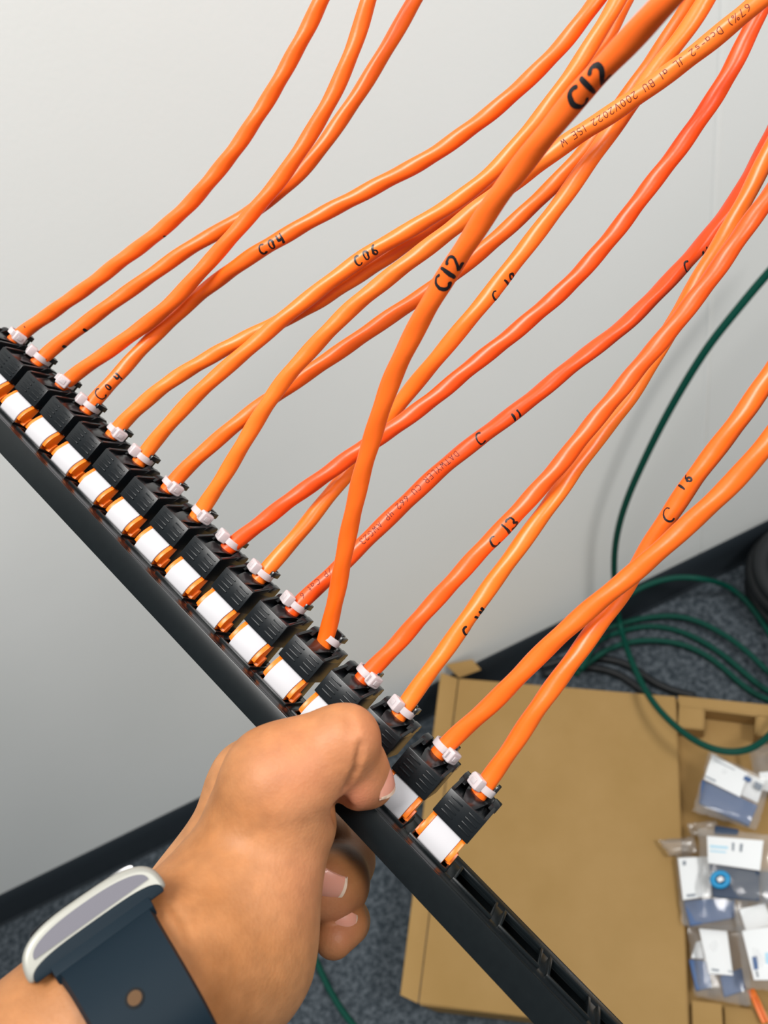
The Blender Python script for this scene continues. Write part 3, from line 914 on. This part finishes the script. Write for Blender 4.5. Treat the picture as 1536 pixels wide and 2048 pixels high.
def nail(c, axis, normal, length, width, name='nail', curv=.6, lift=0.0):
    """curved plate; c, axis and normal in camera coordinates"""
    a = np.array(axis, float); a /= np.linalg.norm(a)
    nn = np.array(normal, float); nn -= a * (nn @ a); nn /= np.linalg.norm(nn)
    w = np.cross(a, nn)
    nu, nv = 12, 12
    vs, fs = [], []
    R_ = width * .5 / curv
    for side in (0, 1):
        for i_ in range(nu + 1):
            for j in range(nv + 1):
                q, t = -1 + 2 * i_ / nu, -1 + 2 * j / nv
                # rounded outline
                tt = t * (1 - .16 * q ** 4 if t < 0 else 1 - .26 * q * q)
                an = q * curv * (1 - .12 * max(0, -t))
                p = np.array(c) + w * (R_ * math.sin(an)) + nn * (R_ * (math.cos(an) - 1) - .0012 * t * t - side * .0007) + a * (tt * length * .5)
                vs.append(cw(*p) - person.matrix_world.translation)
    k0 = (nu + 1) * (nv + 1)
    for i_ in range(nu):
        for j in range(nv):
            q = i_ * (nv + 1) + j
            fs.append((q, q + 1, q + nv + 2, q + nv + 1))
            fs.append((k0 + q, k0 + q + nv + 1, k0 + q + nv + 2, k0 + q + 1))
    rim = [i_ * (nv + 1) for i_ in range(nu + 1)] + [nu * (nv + 1) + j for j in range(1, nv + 1)] + [i_ * (nv + 1) + nv for i_ in range(nu - 1, -1, -1)] + [j for j in range(nv - 1, 0, -1)]
    for x, y in zip(rim, rim[1:] + rim[:1]):
        fs.append((x, y, y + k0, x + k0))
    g = MB().add(vs, fs)
    o = g.build(name, M['nail'], person, auto=50, matrix=Matrix())
    # free edge
    vs, fs = [], []
    for i_ in range(nu + 1):
        q = -1 + 2 * i_ / nu
        for t, up in ((.86, .00005), (1.06, .00005), (1.06, -.0007), (.86, -.0007)):
            tt = t * (1 - .26 * q * q)
            an = q * curv
            p = np.array(c) + w * (R_ * math.sin(an)) + nn * (R_ * (math.cos(an) - 1) - .0012 * t * t + up) + a * (tt * length * .5)
            vs.append(cw(*p) - person.matrix_world.translation)
    for i_ in range(nu):
        for k_ in range(4):
            e = (k_ + 1) % 4
            fs.append((i_ * 4 + k_, i_ * 4 + e, i_ * 4 + 4 + e, i_ * 4 + 4 + k_))
    fs += [(0, 1, 2, 3), tuple(nu * 4 + k_ for k_ in (3, 2, 1, 0))]
    MB().add(vs, fs).build('nail_edge', M['nail_edge'], o, auto=50, matrix=Matrix())
    return o


nail(hp(780, 1546, .2455), (.40, .86, .20), (.84, -.40, -.36), .0125, .0125, 'thumb_nail', .85)
nail(hp(652, 1780, .2545), (.72, .48, .12), (-.20, .10, -1), .0120, .0115, 'fingernail', .7)
nail(hp(692, 1848, .2595), (.60, .50, .2), (.15, -.20, -1), .0085, .0080, 'fingernail', .7)

# ------------------------------------------------------------------ wristwatch
aw = hp(300, 1985, .2185) - hp(-60, 2270, .193); aw /= np.linalg.norm(aw)
nd = np.array([-.60, -.78, .17]); nd -= aw * (nd @ aw); nd /= np.linalg.norm(nd)       # out of the back of the wrist
yd = np.cross(nd, aw); yd *= -1 if yd[2] > 0 else 1                                   # towards the lens
wc = hp(184, 1830, .1965) - yd * .022 - nd * .0285
# watch frame: x along the arm, y towards the lens side of the wrist, z out through the dial
Wm = Matrix.Translation(EYE) @ RC.to_4x4() @ Matrix(((aw[0], yd[0], nd[0], wc[0]), (aw[1], yd[1], nd[1], wc[1]), (aw[2], yd[2], nd[2], wc[2]), (0, 0, 0, 1)))
watch = empty('wristwatch', Wm)
tag(watch, 'silver-cased watch on a dark navy rubber strap around the wrist', 'watch')
EA, EB = .0258, .0372          # strap ellipse: towards the dial, towards the lens
CZ = .0285


def case_profile(sx, z0, z1, n_=3.2, m_=28):
    """flat foot at z0, domed and round-shouldered up to z1"""
    out_ = []
    for i_ in range(m_ + 1):
        t_ = math.pi * i_ / m_
        c_, q_ = math.cos(t_), math.sin(t_)
        out_.append((sx * math.copysign(abs(c_) ** (2 / n_), c_), z0 + (z1 - z0) * abs(q_) ** (2 / n_)))
    return out_


def slab_y(prof_, y0, y1):
    g_ = MB(); k_ = len(prof_)
    return g_.add([(x_, y0, z_) for x_, z_ in prof_] + [(x_, y1, z_) for x_, z_ in prof_],
                  [tuple(range(k_)), tuple(range(2 * k_ - 1, k_ - 1, -1))] + [(i_, (i_ + 1) % k_, (i_ + 1) % k_ + k_, i_ + k_) for i_ in range(k_)])


case = slab_y(case_profile(.0182, CZ - .0052, CZ + .0054), -.022, .022).build('case', M['watch_metal'], watch, bevel=.0016, seg=3, auto=60, matrix=Matrix())
slab_y(case_profile(.0138, CZ + .0040, CZ + .0057), -.0165, .0165).build('glass', M['watch_glass'], watch, auto=60, matrix=Matrix())
for sg in (1, -1):
    y0, y1 = sorted((sg * .0212, sg * .02245))
    slab_y(case_profile(.0150, CZ - .0008, CZ + .0036, 2.4), y0, y1).build('end_inset', M['watch_inset'], watch, auto=60, matrix=Matrix())
    y0, y1 = sorted((sg * .0205, sg * .0236))
    slab_y(case_profile(.0169, CZ - .0056, CZ - .0014, 3.5), y0, y1).build('strap_lug', M['strap'], watch, bevel=.0006, matrix=Matrix())
g = MB()
n = 84
ang0, ang1 = math.radians(40), math.radians(320)
vs, fs = [], []
for i_ in range(n + 1):
    th = ang0 + (ang1 - ang0) * i_ / n
    y, z = EB * math.sin(th), EA * math.cos(th)
    ny, nz = math.sin(th) / EB, math.cos(th) / EA
    l = math.hypot(ny, nz); ny /= l; nz /= l
    hw = .0113 + .0011 * math.exp(-min(i_, n - i_) / 5)
    for x, o_ in ((-hw, .0), (-hw + .0008, .0023), (hw - .0008, .0023), (hw, .0)):
        vs.append((x, y + ny * o_, z + nz * o_))
for i_ in range(n):
    for c in range(4):
        e = (c + 1) % 4
        fs.append((i_ * 4 + c, i_ * 4 + e, i_ * 4 + 4 + e, i_ * 4 + 4 + c))
fs += [(0, 1, 2, 3), tuple(n * 4 + c for c in (3, 2, 1, 0))]
strap = MB().add(vs, fs).build('strap', M['strap'], watch, auto=50, matrix=Matrix())
# two strap links from the lug up to the case
for sg in (1, -1):
    th = math.radians(40)
    y, z = sg * EB * math.sin(th), EA * math.cos(th)
    g = MB().hexa([(-.0132, sg * .021, CZ - .0052), (.0132, sg * .021, CZ - .0052), (.0128, y, z - .0006), (-.0128, y, z - .0006)],
                  [(-.0132, sg * .022, CZ - .0022), (.0132, sg * .022, CZ - .0022), (.0128, y + sg * .0016, z + .0019), (-.0128, y + sg * .0016, z + .0019)])
    g.build('strap_shoulder', M['strap'], watch, bevel=.0005, matrix=Matrix())
HOLE = math.radians(74)
y, z = EB * math.sin(HOLE), EA * math.cos(HOLE)
ny, nz = math.sin(HOLE) / EB, math.cos(HOLE) / EA
l = math.hypot(ny, nz); ny /= l; nz /= l
vs = []
n = 20
for o_, rr in ((.0024, .0022), (.0024, .0016), (.0025, .0016), (.0025, .0001)):
    for i_ in range(n):
        a_ = 2 * math.pi * i_ / n
        vs.append((rr * math.cos(a_) - .001, y + ny * o_ - nz * rr * math.sin(a_), z + nz * o_ + ny * rr * math.sin(a_)))
fs = [(r_ * n + i_, r_ * n + (i_ + 1) % n, (r_ + 1) * n + (i_ + 1) % n, (r_ + 1) * n + i_) for r_ in range(1) for i_ in range(n)]
MB().add(vs[:2 * n], fs).build('hole_rim', M['black_gloss'], strap, matrix=Matrix())
MB().add(vs[2 * n:], [(i_, (i_ + 1) % n, n + (i_ + 1) % n, n + i_) for i_ in range(n)] + [tuple(range(n, 2 * n))]).build('strap_hole', M['hole'], strap, matrix=Matrix())

# ------------------------------------------------------------------ carton
BZ = .12


def quad_slab(g, pts, th, up=Vector((0, 0, 1))):
    b_ = [Vector(p) - up * th for p in pts]
    g.hexa(b_, pts)
    return g


box_o = on_floor(918, 1357, BZ)
carton = empty('cardboard_box', Matrix.Translation((box_o.x, box_o.y, 0)))
IM = carton.matrix_world.inverted()
tag(carton, 'opened brown cardboard carton lying on the carpet', 'box')


def cpart(name, polys, th=.004, mat='card', up=None, parent=None, bevel=.0008):
    g = MB()
    for pts in polys:
        pts = [IM @ Vector(p) for p in pts]
        n_ = up or (pts[1] - pts[0]).cross(pts[2] - pts[0]).normalized()
        if n_.z < 0: n_ = -n_
        quad_slab(g, pts, th, n_)
    return g.build(name, M[mat], parent or carton, bevel=bevel, matrix=Matrix())


A, B_, C_, D_ = on_floor(918, 1357, BZ), on_floor(1350, 1393, BZ), on_floor(1376, 2075, BZ), on_floor(838, 2006, BZ)
D2 = on_floor(838, 2006, BZ)
cpart('lid_panel', [[A, B_, C_, D2]])
# left flap, bent up a little
lf = lambda x, y: on_floor(x, y, BZ + .014)
cpart('side_flap', [[on_floor(916, 1357, BZ), on_floor(836, 2007, BZ), lf(801, 1990), lf(882, 1345)]])
cpart('corner_flap', [[on_floor(918, 1356, BZ), on_floor(962, 1340, BZ + .004), on_floor(945, 1320, BZ + .022), on_floor(892, 1330, BZ + .022)]])
# walls below the lid
fl = lambda p: Vector((p.x, p.y, .002))
E_, F_ = on_floor(1700, 1430, BZ), on_floor(1720, 2110, BZ)
for nm_, p, q in (('back_wall', A, E_), ('front_wall', D2, F_), ('left_wall', A, D2), ('inner_wall', B_, C_), ('right_wall', E_, F_)):
    g = MB()
    a_, b2 = IM @ Vector((p.x, p.y, 0.001)), IM @ Vector((q.x, q.y, .001))
    t_ = (b2 - a_).cross(Vector((0, 0, 1))).normalized() * .002
    hgt = Vector((0, 0, BZ - .006 - .001))
    g.hexa([a_ - t_, b2 - t_, b2 + t_, a_ + t_], [a_ - t_ + hgt, b2 - t_ + hgt, b2 + t_ + hgt, a_ + t_ + hgt])
    g.build(nm_, M['card'], carton, matrix=Matrix())
TZ = .078
cpart('tray_floor', [[on_floor(1352, 1400, TZ), on_floor(1700, 1440, TZ), on_floor(1720, 2120, TZ), on_floor(1372, 2080, TZ)]])
# fitted insert with a cut-out, at the back of the open half
iz = lambda x, y: on_floor(x, y, BZ - .002)
tops = [[iz(1356, 1391), iz(1640, 1420), iz(1640, 1445), iz(1358, 1412)],
        [iz(1358, 1412), iz(1408, 1418), iz(1406, 1458), iz(1356, 1453)],
        [iz(1514, 1431), iz(1640, 1445), iz(1640, 1480), iz(1512, 1468)]]
cpart('insert', tops, .003)
lowv = Vector((0, 0, -.036))
sides = [[iz(1356, 1453), iz(1406, 1458)], [iz(1406, 1458), iz(1408, 1418)], [iz(1408, 1418), iz(1514, 1431)], [iz(1514, 1431), iz(1512, 1468)], [iz(1512, 1468), iz(1640, 1480)]]
g = MB()
for a_, b2 in sides:
    a_, b2 = IM @ a_, IM @ b2
    t_ = (b2 - a_).cross(Vector((0, 0, 1))).normalized() * .0015
    g.hexa([a_ + lowv - t_, b2 + lowv - t_, b2 + lowv + t_, a_ + lowv + t_], [a_ - t_, b2 - t_, b2 + t_, a_ + t_])
g.build('insert_wall', M['card'], carton, matrix=Matrix())
cpart('end_flap', [[iz(1384, 2001), iz(1443, 2008), iz(1448, 2090), iz(1386, 2084)]], .003)
cpart('end_flap', [[on_floor(1449, 2012, BZ - .02), on_floor(1560, 2024, BZ - .02), on_floor(1560, 2090, BZ - .02), on_floor(1452, 2088, BZ - .02)]], .003)


# ------------------------------------------------------------------ bagged connectors in the carton
def bag(label, corners, z, label_quad=None, blocks=(), marks=(), tilt=0.0, seed=1, puff=.008):
    """corners: frame points of the pouch outline (4), laid at height z"""
    z += .058
    rnd = random.Random(seed)
    P = [on_floor(x, y, z) for x, y in corners]
    cen = sum(P, Vector()) / 4
    root = empty('plastic_bag', Matrix.Translation((cen.x, cen.y, z - .006)))
    inv = root.matrix_world.inverted()
    n = 14
    vs, fs = [], []
    bumps = [(rnd.random(), rnd.random(), rnd.uniform(-1, 1), rnd.uniform(10, 40)) for _ in range(16)]
    for side in (1, -1):
        for i_ in range(n + 1):
            for j in range(n + 1):
                a_, b2 = i_ / n, j / n
                p = (P[0] * (1 - a_) + P[1] * a_) * (1 - b2) + (P[3] * (1 - a_) + P[2] * a_) * b2
                e = (max(0, 16 * a_ * (1 - a_) * b2 * (1 - b2))) ** .4
                hgt = side * puff * e if side > 0 else -.004 * e
                if side > 0:
                    hgt += .0035 * e * sum(c * math.exp(-q * ((a_ - x) ** 2 + (b2 - y) ** 2)) for x, y, c, q in bumps)
                vs.append(inv @ (p + Vector((rnd.uniform(-1, 1) * .0012, rnd.uniform(-1, 1) * .0012, hgt))))
    k0 = (n + 1) ** 2
    for i_ in range(n):
        for j in range(n):
            q = i_ * (n + 1) + j
            fs.append((q, q + n + 1, q + n + 2, q + 1)); fs.append((k0 + q, k0 + q + 1, k0 + q + n + 2, k0 + q + n + 1))
    o = MB().add(vs, fs).build('film', M['film'], root, auto=80, matrix=Matrix())

    def card(name, quad, dz, th, mat, parent=root, bev=.0006):
        Q = [inv @ on_floor(x, y, z + dz) for x, y in quad]
        g_ = MB().hexa([q - Vector((0, 0, th)) for q in Q], Q)
        return g_.build(name, M[mat], parent, bevel=bev, matrix=Matrix())
    for quad, mat, th in blocks:
        card('connector_insert', quad, puff * .45, th, mat, bev=.002)
    lab = None
    if label_quad:
        lab = card('label_card', label_quad, puff + .0015, .0008, 'paper', bev=.0001)
    for quad, mat in marks:
        card('label_print', quad, puff + .0021, .0004, mat, parent=lab or root, bev=0)
    tag(root, label, 'plastic bag', 'bagged connectors in the carton')
    return root


bag('topmost clear bag in the carton, tilted white label above a blue connector', [(1418, 1502), (1545, 1562), (1512, 1660), (1386, 1622)], .078,
    [(1424, 1508), (1497, 1547), (1480, 1594), (1408, 1558)],
    [([(1404, 1558), (1516, 1610), (1498, 1652), (1398, 1606)], 'blue', .009), ([(1497, 1547), (1530, 1562), (1516, 1606), (1482, 1590)], 'paper', .004)],
    [([(1490, 1551), (1504, 1557), (1500, 1565), (1486, 1559)], 'blue'), ([(1511, 1562), (1526, 1570), (1521, 1582), (1507, 1574)], 'greyink'),
     ([(1411, 1551), (1432, 1561), (1431, 1564), (1410, 1554)], 'greyink'), ([(1430, 1520), (1470, 1539), (1469.4, 1540.4), (1429.4, 1521.4)], 'greyink')], seed=3)
bag('clear bag with a wide white label over a navy card with a bright blue ring', [(1396, 1655), (1560, 1672), (1545, 1812), (1405, 1796)], .087,
    [(1414, 1672), (1527, 1681), (1520, 1741), (1416, 1726)],
    [([(1418, 1727), (1519, 1741), (1520, 1802), (1426, 1794)], 'navy', .005), ([(1430, 1650), (1478, 1658), (1476, 1670), (1428, 1668)], 'navy', .004)],
    [([(1420, 1690), (1456, 1693), (1456, 1698), (1420, 1695)], 'paleblue'), ([(1420, 1700), (1452, 1703), (1452, 1706), (1420, 1703)], 'paleblue'),
     ([(1464, 1685), (1469, 1686), (1468, 1702), (1464, 1701)], 'greyink'), ([(1480, 1687), (1486, 1688), (1484, 1704), (1479, 1703)], 'greyink')], seed=8)
bag('clear bag with an upright white label and grey bar at the left of the heap', [(1352, 1708), (1498, 1720), (1492, 1866), (1364, 1850)], .070,
    [(1356, 1716), (1418, 1713), (1424, 1791), (1366, 1800)],
    [([(1367, 1801), (1470, 1792), (1470, 1835), (1380, 1852)], 'blue', .006)],
    [([(1373, 1789), (1391, 1787), (1391, 1792), (1374, 1794)], 'greyink'), ([(1365, 1722), (1372, 1721), (1372, 1730), (1366, 1731)], 'greyink')], seed=12)
bag('lowest clear bag in the carton, narrow tilted white label over blue connectors', [(1376, 1850), (1500, 1852), (1500, 2012), (1390, 1992)], .054,
    [(1398, 1857), (1454, 1862), (1466, 1951), (1418, 1947)],
    [([(1377, 1918), (1416, 1922), (1424, 1975), (1392, 1982)], 'blue', .010), ([(1440, 1952), (1484, 1935), (1492, 1980), (1448, 1995)], 'blue', .008),
     ([(1392, 1884), (1404, 1880), (1410, 1918), (1382, 1916)], 'paper', .002)],
    [([(1423, 1937), (1438, 1939), (1438, 1943), (1424, 1941)], 'greyink'), ([(1456, 1941), (1464, 1942), (1464, 1945), (1457, 1944)], 'greyink')], seed=15)
bag('clear bag cut off by the right edge, tall white label with dark block', [(1466, 1808), (1600, 1800), (1610, 1990), (1490, 1975)], .080,
    [(1484, 1862), (1560, 1850), (1575, 1960), (1508, 1960)],
    [([(1478, 1818), (1530, 1806), (1548, 1850), (1492, 1862)], 'paper', .003)],
    [([(1504, 1914), (1514, 1912), (1517, 1938), (1508, 1940)], 'blue'), ([(1511, 1942), (1515, 1941), (1518, 1954), (1514, 1955)], 'greyink'), ([(1530, 1906), (1548, 1903), (1550, 1925), (1532, 1928)], 'paleblue')], seed=18)
bag('crumpled clear bag half outside the right edge beside the green cable', [(1496, 1490), (1620, 1480), (1630, 1600), (1512, 1575)], .060,
    [(1518, 1545), (1580, 1540), (1585, 1590), (1524, 1580)], [([(1540, 1500), (1600, 1500), (1600, 1540), (1540, 1540)], 'paper', .003)], seed=22)
bag('dark navy bag at the right edge behind the blue ring card', [(1516, 1735), (1620, 1740), (1620, 1830), (1520, 1815)], .064, None,
    [([(1519, 1742), (1600, 1746), (1600, 1815), (1524, 1806)], 'navy', .006)], seed=25)
bag('empty flap of clear film lying on the lid edge left of the bags', [(1316, 1680), (1388, 1674), (1398, 1706), (1340, 1712)], .076, None, [], seed=31, puff=.005)
bag('small empty clear pouch tucked under the topmost bag', [(1374, 1648), (1432, 1640), (1436, 1674), (1382, 1672)], .069, None, [], seed=33, puff=.005)

# bright blue ring on the navy card
c0 = on_floor(1440, 1760, .1535)
ring = empty('dust_cap', Matrix.Translation(c0))
tag(ring, 'bright blue round cap lying on the navy card', 'cap')
vs, fs = [], []
n, m_ = 28, 8
for i_ in range(n):
    a_ = 2 * math.pi * i_ / n
    for j in range(m_):
        b2 = 2 * math.pi * j / m_
        rr = .0105 + .0042 * math.cos(b2)
        vs.append((rr * math.cos(a_), rr * math.sin(a_) * .8, .003 + .003 * math.sin(b2)))
for i_ in range(n):
    for j in range(m_):
        fs.append((i_ * m_ + j, (i_ + 1) % n * m_ + j, (i_ + 1) % n * m_ + (j + 1) % m_, i_ * m_ + (j + 1) % m_))
MB().add(vs, fs).build('ring', M['cyan'], ring, auto=70, matrix=Matrix())
MB().box(-.004, .004, -.003, .003, .0, .005).build('centre', M['paper'], ring, bevel=.0015, matrix=Matrix())

# loose orange latch on the carton flap
lo_ = on_floor(1516, 2012, .105)
cl = empty('loose_clip', Matrix.Translation(lo_) @ Matrix.Rotation(math.radians(-8), 4, 'Z'))
tag(cl, 'small orange plastic clip lying by the lower right corner of the carton', 'clip')
g = MB().box(-.005, .005, -.020, .020, -.004, .001); g.box(-.005, -.002, -.020, .010, .001, .005); g.box(.002, .005, -.020, .010, .001, .005)
g.build('clip_body', M['latch'], cl, bevel=.001, matrix=Matrix())

# ------------------------------------------------------------------ green cable, black coils
GR = .0052
pts = [on_wall(1660, 420, YW - .09), on_wall(1600, 480, YW - .08), on_wall(1536, 546, YW - .07), on_wall(1470, 625, YW - .065), on_wall(1410, 702, YW - .06), on_wall(1340, 818, YW - .055), on_wall(1286, 925, YW - .05), on_wall(1250, 1010, YW - .045),
       on_wall(1232, 1080, YW - .04), on_wall(1228, 1140, YW - .04), on_wall(1232, 1195, YW - .045), on_floor(1240, 1250, .075), on_floor(1262, 1320, .12), on_floor(1300, 1396, .16),
       on_floor(1350, 1452, .18), on_floor(1410, 1493, .195), on_floor(1470, 1506, .195), on_floor(1520, 1488, .18), on_floor(1560, 1440, .15), on_floor(1572, 1360, .09), on_floor(1552, 1290, .03),
       on_floor(1500, 1210, .03), on_floor(1460, 1175, .04), on_wall(1400, 1157, YW - .06), on_wall(1340, 1156, YW - .032), on_wall(1272, 1180, YW - .028), on_wall(1222, 1222, YW - .035), on_floor(1190, 1285, .07), on_floor(1160, 1340, .07),
       on_floor(1185, 1440, .008), on_floor(1260, 1480, .008)]
# the loop disappears under the carton, so stop the visible run there
pts = pts[:-2]
g1 = simple_tube('green_cable', pts, GR, M['green'])
tag(g1, 'dark green cable hanging down the wall and looping over the carton edge', 'cable', 'green cables')
pts = [on_floor(1160, 1300, .022), on_floor(1190, 1268, .024), on_floor(1240, 1248, .020), on_floor(1300, 1234, .020), on_floor(1370, 1234, .020), on_floor(1440, 1264, .020), on_floor(1500, 1308, .022),
       on_floor(1545, 1352, .02), on_floor(1610, 1385, .012), on_floor(1700, 1400, .008)]
g2 = simple_tube('green_cable', pts, GR, M['green'])
tag(g2, 'dark green cable arc on the carpet nearest the skirting', 'cable', 'green cables')
pts = [on_floor(1152, 1318, .040), on_floor(1177, 1294, .038), on_floor(1220, 1270, .026), on_floor(1290, 1252, .007), on_floor(1360, 1262, .008), on_floor(1430, 1298, .009), on_floor(1488, 1345, .009), on_floor(1535, 1383, .008), on_floor(1600, 1402, .007), on_floor(1690, 1412, .007)]
g3 = simple_tube('green_cable', pts, GR, M['green'])
tag(g3, 'dark green cable arc on the carpet, middle of the coil', 'cable', 'green cables')
pts = [on_floor(1150, 1350, .026), on_floor(1180, 1322, .030), on_floor(1235, 1290, .034), on_floor(1300, 1280, .022), on_floor(1370, 1290, .012), on_floor(1430, 1322, .008), on_floor(1475, 1362, .007), on_floor(1515, 1392, .007), on_floor(1580, 1412, .007)]
g4 = simple_tube('green_cable', pts, GR, M['green'])
tag(g4, 'dark green cable arc on the carpet nearest the carton', 'cable', 'green cables')
pts = [on_floor(585, 1830, .008), on_floor(625, 1905, .008), on_floor(650, 1962, .008), on_floor(683, 2020, .008), on_floor(730, 2075, .008), on_floor(800, 2120, .008)]
g5 = simple_tube('green_cable', pts, GR, M['green'])
tag(g5, 'dark green cable end on the carpet below the curled fingers', 'cable', 'green cables')
pts = [on_floor(560, 2090, .008), on_floor(600, 2030, .008), on_floor(560, 1985, .008), on_floor(500, 1990, .008)]
for q, (nm_, pp, lab) in enumerate((
        ('black_cable', [(1080, 1334), (1112, 1324), (1155, 1316), (1210, 1317), (1255, 1328), (1292, 1354), (1330, 1376), (1390, 1392)], 'black cable arc on the carpet behind the carton, outer one'),
        ('black_cable', [(1086, 1350), (1118, 1340), (1155, 1333), (1200, 1337), (1242, 1350), (1276, 1376), (1308, 1396), (1372, 1416)], 'black cable arc on the carpet behind the carton, inner one'))):
    o = simple_tube(nm_, [on_floor(x, y, .009) for x, y in pp], .0072, M['dark_cable'])
    tag(o, lab, 'cable', 'black cables on the carpet')
# black coil at the right edge
cc = on_floor(1622, 1190, 0)
coil = empty('cable_coil', Matrix.Translation(cc))
tag(coil, 'coil of thick black cable standing at the right edge on the carpet', 'cable coil')
for q in range(4):
    vs, fs = [], []
    n, m_ = 48, 12
    R_, r_ = .098 - .004 * (q % 2), .0155
    for i_ in range(n):
        a_ = 2 * math.pi * i_ / n
        for j in range(m_):
            b2 = 2 * math.pi * j / m_
            rr = R_ + r_ * math.cos(b2)
            vs.append((rr * math.cos(a_) + .004 * math.sin(q * 2), rr * math.sin(a_) + .004 * math.cos(q * 3), .016 + q * .028 + r_ * math.sin(b2)))
    for i_ in range(n):
        for j in range(m_):
            fs.append((i_ * m_ + j, (i_ + 1) % n * m_ + j, (i_ + 1) % n * m_ + (j + 1) % m_, i_ * m_ + (j + 1) % m_))
    MB().add(vs, fs).build('turn', M['dark_cable'], coil, auto=80, matrix=Matrix())
